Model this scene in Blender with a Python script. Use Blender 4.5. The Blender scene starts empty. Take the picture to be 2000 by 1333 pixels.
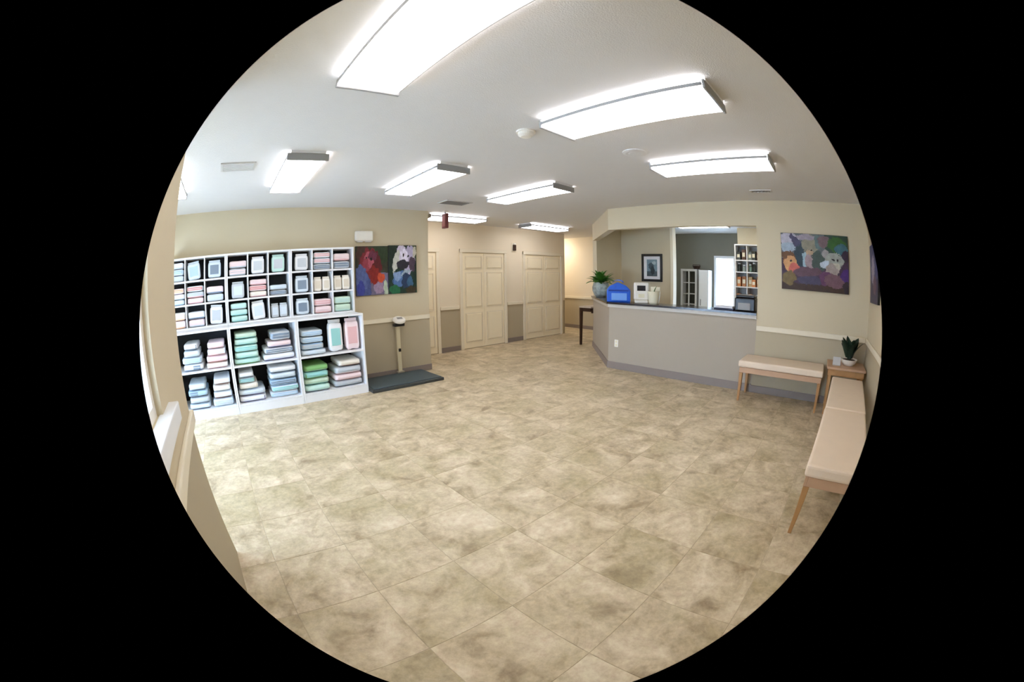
import bpy, bmesh, math, random
from mathutils import Matrix, Vector
random.seed(7)
SC = bpy.context.scene
COL = SC.collection

# ------------------------------------------------------------------ camera, light, exposure
EYE = 1.5191
cd = bpy.data.cameras.new('camera')
cam = bpy.data.objects.new('camera', cd); COL.objects.link(cam); SC.camera = cam
RT = Vector((0.739637, -0.672881, -0.012944)); UP = Vector((0.102013, 0.09308, 0.990419)); FW = Vector((0.665229, 0.733871, -0.137488))
m = Matrix((RT, UP, -FW)).transposed().to_4x4(); m.translation = (0, 0, EYE)
cam.matrix_world = m
# the photograph was taken through a clip-on fisheye lens: a circular fisheye camera, its own image circle gives the black surround
cd.type = 'PANO'; cd.panorama_type = 'FISHEYE_LENS_POLYNOMIAL'
cd.sensor_fit = 'HORIZONTAL'; cd.sensor_width = 36
cd.fisheye_fov = math.radians(115.8)
cd.fisheye_polynomial_k0 = 0.0
cd.fisheye_polynomial_k1 = -0.07190544591105703
cd.fisheye_polynomial_k2 = -2.6363881837246625e-05
cd.fisheye_polynomial_k3 = -2.2398668853734928e-05
cd.fisheye_polynomial_k4 = -5.880098473958498e-07
cd.shift_x = 2 / 2000; cd.shift_y = -19.5 / 1333
cd.clip_start = 0.02; cd.clip_end = 200

W = bpy.data.worlds.new('daylight'); SC.world = W; W.use_nodes = True
bg = W.node_tree.nodes['Background']
bg.inputs[0].default_value = (0.55, 0.73, 1.0, 1); bg.inputs[1].default_value = 23.0
SC.view_settings.view_transform = 'Standard'; SC.view_settings.look = 'None'
SC.view_settings.gamma = 1; SC.view_settings.use_curve_mapping = False
SC.view_settings.exposure = 0.0
LAMP = 7.7            # radiance of the ceiling lamps
SC.cycles.max_bounces = 10; SC.cycles.diffuse_bounces = 6

# ------------------------------------------------------------------ materials
def lin(c): return tuple(((v/255)/12.92 if v/255 <= .04045 else ((v/255+.055)/1.055)**2.4) for v in c)
MATS = {}
def mat(name, rgb, rough=.6, metal=0, var=.06, scale=8, bump=0, bscale=60, spec=.4):
    if name in MATS: return MATS[name]
    M = bpy.data.materials.new(name); M.use_nodes = True; N = M.node_tree.nodes; L = M.node_tree.links
    b = N['Principled BSDF']; b.inputs['Roughness'].default_value = rough; b.inputs['Metallic'].default_value = metal
    b.inputs['Specular IOR Level'].default_value = spec
    c = lin(rgb)
    tc = N.new('ShaderNodeTexCoord'); nz = N.new('ShaderNodeTexNoise'); nz.inputs['Scale'].default_value = scale; nz.inputs['Detail'].default_value = 4
    L.new(tc.outputs['Object'], nz.inputs['Vector'])
    mx = N.new('ShaderNodeMix'); mx.data_type = 'RGBA'
    mx.inputs[6].default_value = tuple(max(0, v*(1-var)) for v in c)+(1,); mx.inputs[7].default_value = tuple(min(1, v*(1+var)) for v in c)+(1,)
    L.new(nz.outputs['Fac'], mx.inputs[0]); L.new(mx.outputs[2], b.inputs['Base Color'])
    if bump:
        n2 = N.new('ShaderNodeTexNoise'); n2.inputs['Scale'].default_value = bscale; L.new(tc.outputs['Object'], n2.inputs['Vector'])
        bp = N.new('ShaderNodeBump'); bp.inputs['Strength'].default_value = bump; bp.inputs['Distance'].default_value = .01
        L.new(n2.outputs['Fac'], bp.inputs['Height']); L.new(bp.outputs['Normal'], b.inputs['Normal'])
    MATS[name] = M; return M
def emit(name, rgb, s):
    M = bpy.data.materials.new(name); M.use_nodes = True; N = M.node_tree.nodes
    b = N['Principled BSDF']; b.inputs['Base Color'].default_value = (.9, .9, .9, 1)
    b.inputs['Emission Color'].default_value = (*rgb, 1); b.inputs['Emission Strength'].default_value = s
    return M
def two_tone(name, up, low, z):        # wall paint: darker wainscot paint below the chair rail
    M = mat(name, up, .75, bump=.12, bscale=180, var=.03, scale=2); N = M.node_tree.nodes; L = M.node_tree.links
    b = N['Principled BSDF']; src = b.inputs['Base Color'].links[0].from_socket
    g = N.new('ShaderNodeNewGeometry'); s = N.new('ShaderNodeSeparateXYZ'); L.new(g.outputs['Position'], s.inputs[0])
    c = N.new('ShaderNodeMath'); c.operation = 'LESS_THAN'; c.inputs[1].default_value = z; L.new(s.outputs['Z'], c.inputs[0])
    mx = N.new('ShaderNodeMix'); mx.data_type = 'RGBA'; mx.inputs[7].default_value = (*lin(low), 1)
    L.new(c.outputs[0], mx.inputs[0]); L.new(src, mx.inputs[6]); L.new(mx.outputs[2], b.inputs['Base Color'])
    return M
TAN = (204, 190, 160); TAUPE = (178, 165, 138)
M_wall = two_tone('wall_paint', TAN, TAUPE, .885)
M_counter = mat('counter_paint', (168, 156, 139), .7, bump=.1, bscale=180, var=.03, scale=2)
M_hall = two_tone('hall_paint', (232, 219, 194), TAUPE, .885)
M_grey = mat('grey_paint', (122, 118, 104), .8, var=.03)
M_ceil = mat('ceiling_paint', (218, 217, 216), .85, bump=.25, bscale=120, var=.02)
M_trim = mat('trim_paint', (230, 220, 196), .45, var=.02)
M_door = mat('door_paint', (242, 230, 200), .45, var=.03)
M_white = mat('white_laminate', (236, 238, 240), .4, var=.02)
M_back = mat('shade_back_panel', (34, 38, 42), .7)  # near-black colour puts the shade of the unlit shelf gaps into the panel
M_cove = mat('cove_base', (134, 122, 114), .5)
M_granite = mat('dark_granite', (48, 42, 42), .18, var=.5, scale=140)
M_ledge = mat('ledge_trim', (196, 190, 178), .4)
M_wood = mat('light_wood', (176, 132, 84), .45, var=.2, scale=12)
M_cush = mat('beige_vinyl', (228, 208, 184), .5, var=.04, bump=.1, bscale=40)
M_cushw = mat('bench_apron', (188, 152, 120), .5, var=.1)
M_dkwood = mat('dark_wood', (50, 28, 16), .4, var=.2)
M_tabletop = mat('table_top', (176, 164, 146), .4)
M_black = mat('black_plastic', (22, 22, 26), .35)
M_gcap = mat('grey_metal', (150, 150, 148), .45)
M_alu = mat('satin_metal', (178, 168, 146), .35, .3)
M_plate = mat('scale_platform', (66, 80, 84), .5, var=.15, scale=30)
M_plate2 = mat('platform_edge', (58, 62, 62), .4)
M_cream = mat('cream_plastic', (228, 220, 190), .4)
M_wplas = mat('white_plastic', (238, 234, 224), .4)
M_blue = mat('blue_nylon', (32, 92, 196), .5, var=.25, scale=14)
M_lblue = mat('pale_blue_print', (112, 160, 226), .5)
M_leaf = mat('leaf_green', (62, 118, 40), .45, var=.35, scale=9)
M_dleaf = mat('dark_leaf', (26, 48, 36), .4, var=.35, scale=9)
M_pot = mat('glazed_pot', (150, 160, 156), .25, var=1.1, scale=11)
M_soil = mat('soil', (50, 38, 28), .9)
M_red = mat('exit_red', (104, 48, 44), .5)
M_lens = emit('lamp_diffuser', (.99, .955, .99), LAMP)
M_lens2 = emit('back_lamp_diffuser', (1.0, .93, .80), LAMP*1.1)
M_lens3 = emit('added_lamp_diffuser', (1.0, .95, .88), LAMP*1.9)  # for the added corridor lamp, boosted to brighten the hall end wall
M_vent = mat('vent_grey', (196, 194, 190), .5)
M_slat = mat('vent_slat', (150, 146, 140), .5)
M_paper = mat('paper', (240, 240, 244), .7)
def glass():
    M = bpy.data.materials.new('window_glass'); M.use_nodes = True; N = M.node_tree.nodes
    b = N['Principled BSDF']; b.inputs['Base Color'].default_value = (.95, .98, 1, 1); b.inputs['Roughness'].default_value = 0
    b.inputs['Transmission Weight'].default_value = 1; b.inputs['IOR'].default_value = 1.02
    return M
M_glass = glass()
def tile_mat():
    M = bpy.data.materials.new('floor_tile'); M.use_nodes = True; N = M.node_tree.nodes; L = M.node_tree.links
    b = N['Principled BSDF']; b.inputs['Roughness'].default_value = .38; b.inputs['Specular IOR Level'].default_value = .35
    g = N.new('ShaderNodeNewGeometry'); oi = N.new('ShaderNodeObjectInfo')
    mp = N.new('ShaderNodeVectorMath'); mp.operation = 'ADD'
    cb = N.new('ShaderNodeCombineXYZ'); ml = N.new('ShaderNodeMath'); ml.operation = 'MULTIPLY'; ml.inputs[1].default_value = 37
    L.new(oi.outputs['Random'], ml.inputs[0]); L.new(ml.outputs[0], cb.inputs[0]); L.new(ml.outputs[0], cb.inputs[2])
    L.new(g.outputs['Position'], mp.inputs[0]); L.new(cb.outputs[0], mp.inputs[1])
    def noise(s, d, r=.55, dist=0):
        n = N.new('ShaderNodeTexNoise'); n.inputs['Scale'].default_value = s; n.inputs['Detail'].default_value = d; n.inputs['Roughness'].default_value = r
        n.inputs['Distortion'].default_value = dist; L.new(mp.outputs[0], n.inputs['Vector']); return n
    n1 = noise(4.2, 7, .62, .6); n2 = noise(2.0, 3); n3 = noise(24, 4, .7)
    r = N.new('ShaderNodeValToRGB'); e = r.color_ramp.elements
    e[0].position = .30; e[0].color = (*lin((150, 131, 101)), 1); e[1].position = .70; e[1].color = (*lin((224, 208, 180)), 1)
    x = e.new(.44); x.color = (*lin((187, 169, 137)), 1); x = e.new(.56); x.color = (*lin((206, 189, 158)), 1)
    L.new(n1.outputs['Fac'], r.inputs[0])
    r2 = N.new('ShaderNodeValToRGB'); r2.color_ramp.elements[0].position = .46; r2.color_ramp.elements[0].color = (0, 0, 0, 1); r2.color_ramp.elements[1].position = .66; r2.color_ramp.elements[1].color = (.5, .5, .5, 1)
    L.new(n2.outputs['Fac'], r2.inputs[0])
    mx = N.new('ShaderNodeMix'); mx.data_type = 'RGBA'; mx.inputs[7].default_value = (*lin((166, 152, 112)), 1)
    L.new(r2.outputs[0], mx.inputs[0]); L.new(r.outputs[0], mx.inputs[6])
    m3 = N.new('ShaderNodeMix'); m3.data_type = 'RGBA'; m3.blend_type = 'OVERLAY'; m3.inputs[0].default_value = .5
    L.new(mx.outputs[2], m3.inputs[6]); L.new(n3.outputs['Fac'], m3.inputs[7])
    L.new(m3.outputs[2], b.inputs['Base Color'])
    bp = N.new('ShaderNodeBump'); bp.inputs['Strength'].default_value = .12; bp.inputs['Distance'].default_value = .01
    L.new(n3.outputs['Fac'], bp.inputs['Height']); L.new(bp.outputs['Normal'], b.inputs['Normal'])
    return M
M_tile = tile_mat(); M_grout = mat('grout', (184, 168, 138), .9)
def vcol_mat():
    M = bpy.data.materials.new('printed_canvas'); M.use_nodes = True; N = M.node_tree.nodes
    a = N.new('ShaderNodeVertexColor'); a.layer_name = 'Col'
    b = N['Principled BSDF']; b.inputs['Roughness'].default_value = .5; b.inputs['Specular IOR Level'].default_value = .3
    M.node_tree.links.new(a.outputs[0], b.inputs['Base Color']); return M
M_art = vcol_mat()

# ------------------------------------------------------------------ mesh helpers
def link(name, me, m, parent=None, loc=(0, 0, 0), rot=(0, 0, 0)):
    o = bpy.data.objects.new(name, me); COL.objects.link(o)
    if m is not None and me is not None and not me.materials: me.materials.append(m)
    o.parent = parent; o.location = loc; o.rotation_euler = rot
    return o
def tag(o, label, cat, group=None):
    o['label'] = label; o['category'] = cat
    if group: o['group'] = group
    return o
def empty(name, loc, rz=0):
    o = bpy.data.objects.new(name, None); COL.objects.link(o); o.location = loc; o.rotation_euler = (0, 0, rz); o.empty_display_size = .1
    return o
def bm_box(bm, x0, x1, y0, y1, z0, z1):
    v = [bm.verts.new((x, y, z)) for x in (x0, x1) for y in (y0, y1) for z in (z0, z1)]
    for f in ((0, 1, 3, 2), (4, 6, 7, 5), (0, 4, 5, 1), (2, 3, 7, 6), (0, 2, 6, 4), (1, 5, 7, 3)): bm.faces.new([v[i] for i in f])
def done(bm, name, bev=0, seg=2, smooth=False):
    bmesh.ops.recalc_face_normals(bm, faces=bm.faces)
    if bev: bmesh.ops.bevel(bm, geom=list(bm.edges), offset=bev, segments=seg, profile=.5, affect='EDGES', clamp_overlap=True)
    me = bpy.data.meshes.new(name); bm.to_mesh(me); bm.free()
    if smooth:
        for p in me.polygons: p.use_smooth = True
    return me
def box(name, x0, x1, y0, y1, z0, z1, m, parent=None, bev=0, seg=2, loc=(0, 0, 0), rot=(0, 0, 0)):
    bm = bmesh.new(); bm_box(bm, min(x0, x1), max(x0, x1), min(y0, y1), max(y0, y1), min(z0, z1), max(z0, z1))
    return link(name, done(bm, name, bev, seg), m, parent, loc, rot)
def boxes(name, lst, m, parent=None, bev=0):
    bm = bmesh.new()
    for b in lst: bm_box(bm, *b)
    return link(name, done(bm, name, bev), m, parent)
def prism_bm(bm, poly, z0, z1):
    a = [bm.verts.new((x, y, z0)) for x, y in poly]; b = [bm.verts.new((x, y, z1)) for x, y in poly]; n = len(poly)
    bm.faces.new(a[::-1]); bm.faces.new(b)
    for i in range(n): bm.faces.new((a[i], a[(i+1) % n], b[(i+1) % n], b[i]))
def prism(name, poly, z0, z1, m, parent=None, bev=0):
    bm = bmesh.new(); prism_bm(bm, poly, z0, z1); return link(name, done(bm, name, bev), m, parent)
def lathe(name, prof, m, parent=None, n=20, loc=(0, 0, 0), rot=(0, 0, 0)):
    bm = bmesh.new(); rings = []
    for r, z in prof: rings.append([bm.verts.new((r*math.cos(2*math.pi*i/n), r*math.sin(2*math.pi*i/n), z)) for i in range(n)])
    for a, b in zip(rings, rings[1:]):
        for i in range(n): bm.faces.new((a[i], a[(i+1) % n], b[(i+1) % n], b[i]))
    bm.faces.new(rings[0][::-1]); bm.faces.new(rings[-1])
    return link(name, done(bm, name, smooth=False), m, parent, loc, rot)
def taper(name, bx, by, tx, ty, z0, z1, m, parent, loc=(0, 0, 0)):      # tapered leg
    bm = bmesh.new(); v = []
    for hx, hy, z in ((bx, by, z0), (tx, ty, z1)):
        v.append([bm.verts.new((sx*hx, sy*hy, z)) for sx, sy in ((-1, -1), (1, -1), (1, 1), (-1, 1))])
    bm.faces.new(v[0][::-1]); bm.faces.new(v[1])
    for i in range(4): bm.faces.new((v[0][i], v[0][(i+1) % 4], v[1][(i+1) % 4], v[1][i]))
    return link(name, done(bm, name, .003, 1), m, parent, loc)
def struct(o, label=None):
    o['kind'] = 'structure'
    if label: o['label'] = label
    return o

H = 2.656
XB, YA, YC, YD, XE = 5.455, 5.638, 6.735, -.745, -.35
# ------------------------------------------------------------------ floor
fl = struct(box('floor', -3.2, 9.5, -.95, 9.2, -.14, -.0016, M_grout), 'beige mottled square ceramic floor tiles')
bm = bmesh.new(); T = .4845; g = .0013
bm_box(bm, g, T-g, g, T-g, -.012, 0)
top = [e for e in bm.edges if all(abs(v.co.z) < 1e-6 for v in e.verts)]
bmesh.ops.bevel(bm, geom=top, offset=.0014, segments=1, affect='EDGES')
tile_me = done(bm, 'tile'); tile_me.materials.append(M_tile)
OX, OY = -.1, .49
def on_floor(x, y):
    if x < XE - T*.5: return 2.1 < y < 5.7 and x > -2.3 - T
    if x < 3.0: return YD - T < y < YA + .1
    if x < XB: return YD - T < y < YC + .1
    return x < 9.2 and y < YC + .1 and y > min(5.02, 3.6 + .937*(x - XB)) - T
nt = 0; rest = []
for i in range(-7, 21):
    for j in range(-3, 15):
        x, y = OX + i*T, OY + j*T
        if not on_floor(x, y): continue
        if nt < 295:
            o = bpy.data.objects.new('tile', tile_me); COL.objects.link(o); o.parent = fl; o.location = (x, y, 0)
            o.location.z = random.uniform(-.0003, .0003); nt += 1
        else: rest.append((x, y))
bm = bmesh.new()
for x, y in rest: bm_box(bm, x+g, x+T-g, y+g, y+T-g, -.012, 0)
for i in range(11, 20):
    for j in range(0, 11):
        x, y = OX + i*T, OY + j*T
        if x > XB - .3 and y > .6 and y <= min(5.02, 3.6 + .937*(x - XB)) - T: bm_box(bm, x+g, x+T-g, y+g, y+T-g, -.012, 0)
for i in range(16, 20):
    for j in range(13, 18): bm_box(bm, OX+i*T+g, OX+i*T+T-g, OY+j*T+g, OY+j*T+T-g, -.012, 0)
o = link('far_tiles', done(bm, 'far_tiles'), M_tile, fl); o['kind'] = 'stuff'

# ------------------------------------------------------------------ shell
struct(box('ceiling', -3.2, 9.5, -.95, 9.2, H, H+.1, M_ceil), 'flat pale painted ceiling')
struct(box('wall_left', -2.32, 3.295, YA, YA+.13, 0, H, M_wall), 'tan wall with taupe lower half behind the white shelves')
struct(box('wall_return', 3.165, 3.295, YA+.13, YC, 0, H, M_hall))
struct(box('wall_far', 3.165, 8.05, YC, YC+.13, 0, H, M_hall), 'cream hall wall with panelled doors')
struct(box('wall_corridor_left', 7.92, 8.05, YC+.13, 9.0, 0, H, M_hall))
struct(box('wall_corridor_end', 7.92, 9.23, 9.0, 9.12, 0, H, M_hall))
struct(box('wall_hall_end', 9.1, 9.22, 5.02, 9.0, 0, H, M_hall), 'cream wall at the end of the hall')
# the wall with the counter opening, and its 45 degree leg
inner = [(5.575, 1.05), (5.575, 3.545), (7.055, 4.93)]
half = [(XB, 1.05), (XB, 3.6), (6.97, 5.02)] + inner[::-1]
struct(box('wall_right', XB, XB+.12, YD-.12, 1.05, 0, H, M_wall), 'tan wall with the large animal painting')
struct(prism('wall_counter_front', half, 0, 1.02, M_counter), 'taupe half wall below the reception counter')
struct(prism('wall_header', half, 2.30, H, M_wall), 'tan header above the reception opening')
struct(box('wall_hall_right', 6.97, 9.1, 4.92, 5.02, 0, H, M_wall))
struct(box('wall_near', XE-.12, XB, YD-.12, YD, 0, H, M_wall), 'tan wall behind the two benches')
# reception interior
struct(box('wall_reception_back', 8.0, 8.12, 3.60, 4.92, 0, H, M_wall), 'tan wall with the black framed picture')
struct(box('trim_1', 7.97, 8.15, 3.535, 3.60, 0, H-.002, M_trim), 'cream doorway trim at the wall end')
struct(boxes('wall_office', [(9.3, 9.42, .9, 2.38, 0, H), (9.3, 9.42, 2.97, 4.92, 0, H), (9.3, 9.42, 2.38, 2.97, 2.11, H)], M_grey), 'grey office wall with a bright doorway')
struct(box('wall_reception_side', 5.575, 9.42, .78, .9, 0, H, M_wall))
struct(box('wall_nook', 8.34, 8.44, .9, 2.07, 0, H, M_wall))
# entry wall (left edge of the picture) with a window, and the bay behind it
wy0, wy1, wz0, wz1 = .80, 1.40, 1.13, 2.15
struct(boxes('wall_entry', [(XE-.12, XE, YD, wy0, 0, H), (XE-.12, XE, wy1, 2.12, 0, H), (XE-.12, XE, wy0, wy1, 0, wz0), (XE-.12, XE, wy0, wy1, wz1, H)], M_wall), 'tan wall end at the left edge with a white sill')
struct(box('wall_bay_near', -2.32, XE-.12, 2.0, 2.12, 0, H, M_wall))
by0, by1, bz0, bz1 = 2.3, 5.45, .12, 1.55
struct(boxes('wall_bay_left', [(-2.32, -2.2, 2.12, by0, 0, H), (-2.32, -2.2, by1, YA, 0, H), (-2.32, -2.2, by0, by1, 0, bz0), (-2.32, -2.2, by0, by1, bz1, H)], M_wall))
def window(n, x0, x1, y0, y1, z0, z1, sill, label):
    r = struct(empty('window_%d' % n, ((x0+x1)/2, (y0+y1)/2, z0)), label); xm = (x0+x1)/2
    dx, dy, dz = r.location; f = .045
    boxes('window_frame', [(-.03, .03, y0-dy, y0-dy+f, 0, z1-z0), (-.03, .03, y1-dy-f, y1-dy, 0, z1-z0), (-.03, .03, y0-dy+f, y1-dy-f, 0, f), (-.03, .03, y0-dy+f, y1-dy-f, z1-z0-f, z1-z0),
                           (-.02, .02, -.015, .015, f, z1-z0-f)], M_wplas, r)
    box('pane', -.004, .004, y0-dy+f, -.015, f, z1-z0-f, M_glass, r); box('pane', -.004, .004, .015, y1-dy-f, f, z1-z0-f, M_glass, r)
    if sill: box('sill', x1-dx-.02, x1-dx+.05, y0-dy-.12, y1-dy+.17, -.07, .004, M_white, r, .006)
window(1, XE-.12, XE, wy0, wy1, wz0, wz1, True, 'white sill of the window in the near left wall')
window(2, -2.32, -2.2, by0, by1, bz0, bz1, False, 'window of the left bay, out of view')
# glazed office door
r = struct(empty('door_1', (9.36, 2.675, 0)), 'bright glazed door in the grey office wall')
boxes('door_frame', [(-.05, .05, -.295, -.235, 0, 2.11), (-.05, .05, .235, .295, 0, 2.11), (-.05, .05, -.235, .235, 2.05, 2.11), (-.03, .03, -.235, .235, 0, .12)], M_white, r)
box('pane', -.005, .005, -.235, .235, .12, 2.05, M_glass, r)

# panelled double doors in the hall
def hall_door(n, x0, x1, label):
    r = struct(empty('door_%d' % n, ((x0+x1)/2, YC, 0)), label); w = (x1-x0)/2; c = .075
    for s in (-1, 1): box('casing', s*w, s*(w-c), -.032, 0, 0, 2.115, M_trim, r, .004, 1)
    box('head_casing', -w, w, -.038, 0, 2.045, 2.125, M_trim, r, .004, 1)
    lw = w - c - .007
    for s in (-1, 1):
        lf = box('door_leaf', min(s*.003, s*lw), max(s*.004, s*lw), -.008, 0, .014, 2.036, M_door, r)
        a, b = sorted((s*.09, s*(lw-.08)))
        for z0, z1 in ((.16, .74), (.90, 1.60), (1.72, 1.95)):
            boxes('panel', [(a, b, -.024, -.008, z0, z1)], M_door, lf, .012)
            boxes('panel_moulding', [(a-.025, a-.012, -.020, -.008, z0-.025, z1+.025), (b+.012, b+.025, -.020, -.008, z0-.025, z1+.025), (a-.012, b+.012, -.020, -.008, z0-.025, z0-.012), (a-.012, b+.012, -.014, -.008, z1+.012, z1+.025)], M_trim, lf)
hall_door(2, 2.98+.33, 4.18, 'cream panelled door at the left end of the hall')
hall_door(3, 4.68, 5.98, 'cream panelled double door in the middle of the hall')
hall_door(4, 6.50, 7.94, 'cream panelled double door at the far end of the hall')

# rails, baseboards
def rail(n, x0, x1, y0, y1): struct(box('trim_%d' % n, x0, x1, y0, y1, .865, .935, M_trim, None, .008, 2))
rail(2, -1.04, 3.295, YA-.025, YA); rail(3, 4.20, 4.66, YC-.022, YC); rail(4, 6.0, 6.48, YC-.022, YC); rail(5, XB-.025, XB, YD+.026, 1.045)
rail(6, XE+.001, XB-.026, YD, YD+.025); rail(7, 9.075, 9.1, 5.03, 8.99); rail(8, XE, XE+.028, YD+.03, 2.12)
rail(9, XE-.12, XE+.028, 2.12, 2.148)
struct(prism('baseboard_counter', [(XB-.014, 1.05), (XB-.014, 3.606), (6.96, 5.03), (6.97, 5.02), (XB, 3.6), (XB, 1.05)], 0, .115, M_cove), 'mauve grey cove base under the counter')
struct(box('baseboard_right', XB-.014, XB, YD+.015, 1.05, 0, .1, M_cove))
struct(box('baseboard_near', XE, XB-.014, YD, YD+.014, 0, .1, M_cove))
struct(box('baseboard_left', 1.88, 3.295, YA-.014, YA, 0, .1, M_cove))
struct(boxes('baseboard_far', [(4.19, 4.67, YC-.014, YC, 0, .1), (5.99, 6.49, YC-.014, YC, 0, .1)], M_cove))
struct(box('baseboard_hall_end', 9.086, 9.1, 5.02, 9.0, 0, .1, M_cove))

# ------------------------------------------------------------------ reception counter
r = tag(empty('counter_top', (XB, 2.3, 1.02)), 'dark stone counter top with pale edge trim on the reception half wall', 'counter')
def off(pl): return [(x-XB, y-2.3) for x, y in pl]
prism('edge_trim', off([(5.428, 1.052), (5.428, 3.612), (6.955, 5.045), (7.07, 4.92), (5.60, 3.54), (5.60, 1.052)]), .001, .052, M_ledge, r)
prism('stone_slab', off([(5.405, 1.052), (5.405, 3.62), (6.945, 5.065), (7.26, 4.73), (5.86, 3.42), (5.86, 1.052)]), .053, .082, M_granite, r)
CT = 1.102

# ------------------------------------------------------------------ ceiling lights
def ceiling_light(x, y, label, lens, along='y', group='ceiling lights', L=1.2, w=.364):
    r = tag(empty('ceiling_light', (x, y, H), 0 if along == 'y' else math.pi/2), label, 'lamp', group)
    box('housing', -w/2+.02, w/2-.02, -L/2-.02, L/2+.02, -.022, 0, M_white, r)
    bm = bmesh.new(); a = [(-w/2, -.022), (-w/2-.004, -.05), (-w/2+.012, -.08), (w/2-.012, -.08), (w/2+.004, -.05), (w/2, -.022)]
    A = [bm.verts.new((px, -L/2, pz)) for px, pz in a]; B = [bm.verts.new((px, L/2, pz)) for px, pz in a]
    for i in range(5): bm.faces.new((A[i], A[i+1], B[i+1], B[i]))
    bm.faces.new(A); bm.faces.new(B)
    link('diffuser', done(bm, 'diffuser'), lens, r)
    for s in (-1, 1): box('rim', s*(w/2+.006), s*(w/2+.012), -L/2, L/2, -.062, -.040, M_gcap, r)
    for s in (-1, 1): box('end_cap', -w/2-.012, w/2+.012, s*(L/2+.002), s*(L/2+.02), -.088, -.022, M_gcap, r, .004, 1)
    return r
for x, y, lb in ((.643, 3.772, 'white ceiling light over the left of the room, nearest the shelves'),
                 (2.101, 3.723, 'white ceiling light above the big wall prints'),
                 (3.595, 3.603, 'white ceiling light nearest the hall doors, before the hall starts'),
                 (.662, 1.231, 'largest ceiling light, cut by the top edge of the picture'),
                 (2.084, 1.153, 'long white ceiling light beside the smoke detector'),
                 (3.514, 1.056, 'white ceiling light nearest the animal painting wall')):
    ceiling_light(x, y, lb, M_lens)
ceiling_light(-.80, 3.772, 'ceiling light almost hidden behind the near left wall end', M_lens)
ceiling_light(4.02, 5.93, 'hall ceiling light behind the red hanging sign', M_lens, 'x', 'hall ceiling lights')
ceiling_light(6.42, 5.93, 'hall ceiling light farther along, near the corridor turn', M_lens, 'x', 'hall ceiling lights')
ceiling_light(8.50, 7.95, 'unseen ceiling light added round the corridor corner to brighten the hall end', M_lens3, 'y', 'hall ceiling lights')  # added out of view to brighten the hall end wall
ceiling_light(7.55, 2.64, 'ceiling light of the reception, left of the pair under the header', M_lens2, 'y', 'reception ceiling lights', 1.1)
ceiling_light(7.55, 1.18, 'ceiling light of the reception, right by the opening edge', M_lens2, 'y', 'reception ceiling lights', .5)

# ceiling fittings
r = tag(empty('smoke_detector', (2.025, 2.036, H)), 'round white smoke detector on the ceiling by the long light', 'detector')
lathe('base', [(.075, 0), (.075, -.014)], M_wplas, r); lathe('cover', [(.062, -.014), (.06, -.035), (.04, -.05), (.012, -.053)], M_wplas, r)
r = tag(empty('ceiling_speaker', (3.008, 1.651, H)), 'flat round white disc on the ceiling between two lights', 'speaker')
lathe('ring', [(.115, 0), (.115, -.008), (.09, -.014)], M_ceil, r); lathe('grille', [(.086, -.008), (.05, -.017), (.01, -.018)], M_ceil, r)
def vent(x, y, w, d, label, sl=None):
    r = tag(empty('ceiling_vent', (x, y, H)), label, 'vent', 'ceiling air vents')
    boxes('frame', [(-w/2, w/2, -d/2, -d/2+.02, -.012, 0), (-w/2, w/2, d/2-.02, d/2, -.012, 0), (-w/2, -w/2+.02, -d/2+.02, d/2-.02, -.012, 0), (w/2-.02, w/2, -d/2+.02, d/2-.02, -.012, 0)], M_vent, r)
    box('backing', -w/2+.02, w/2-.02, -d/2+.02, d/2-.02, -.002, 0, M_black if sl is None else M_vent, r)
    n = 6
    for i in range(n):
        yy = -d/2+.03+(d-.06)*i/(n-1); box('slat', -w/2+.02, w/2-.02, -.004, .004, -.012, -.003, sl or M_slat, r, loc=(0, yy, 0))
vent(3.28, 4.82, .46, .28, 'grey slatted ceiling vent close to the hall')
vent(4.85, .82, .12, .30, 'small grey ceiling vent near the painting wall')
vent(.01, 3.58, .36, .24, 'pale slatted ceiling vent left of the shelf side light', M_white)

# red hanging sign at the hall mouth
r = tag(empty('hanging_sign', (3.56, 5.52, H)), 'small dark red sign hung from the ceiling at the hall mouth', 'sign')
box('canopy', -.04, .04, -.04, .04, -.02, 0, M_wplas, r); box('panel', -.03, .03, -.06, .06, -.30, -.05, M_red, r, .006)
lathe('stem', [(.012, -.06), (.012, -.02)], M_gcap, r, 10)
box('face_plate', -.034, -.03, -.045, .045, -.27, -.09, mat('sign_face', (150, 88, 84), .5), r)

# emergency light on the shelf wall
r = tag(empty('emergency_light', (2.13, YA, 2.205)), 'white rounded emergency light on the wall above the animal prints', 'light')
box('body', -.15, .15, -.065, 0, -.075, .085, M_wplas, r, .022, 3)
for s in (-1, 1): box('lamp_lens', s*.02, s*.12, -.058, -.012, -.088, -.076, M_white, r, .005)

# horn above the doors
r = tag(empty('fire_horn', (6.22, YC, 2.20)), 'small dark horn on a pale plate on the hall wall between doors', 'alarm')
box('back_plate', -.075, .075, -.012, 0, -.11, .11, M_trim, r, .004)
box('horn', -.042, .042, -.05, -.012, -.075, .06, M_dkwood, r, .008); box('strobe', -.025, .025, -.06, -.012, .066, .095, M_wplas, r, .005)

# outlet
r = tag(empty('wall_outlet', (XB, 3.441, .43)), 'white outlet plate low on the taupe counter front', 'outlet')
box('cover_plate', -.007, 0, -.037, .037, -.06, .06, M_wplas, r, .003, 1)
for s in (-1, 1): box('socket', -.010, -.007, -.017, .017, s*.028-.016, s*.028+.016, M_cream, r, .003, 1)

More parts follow.
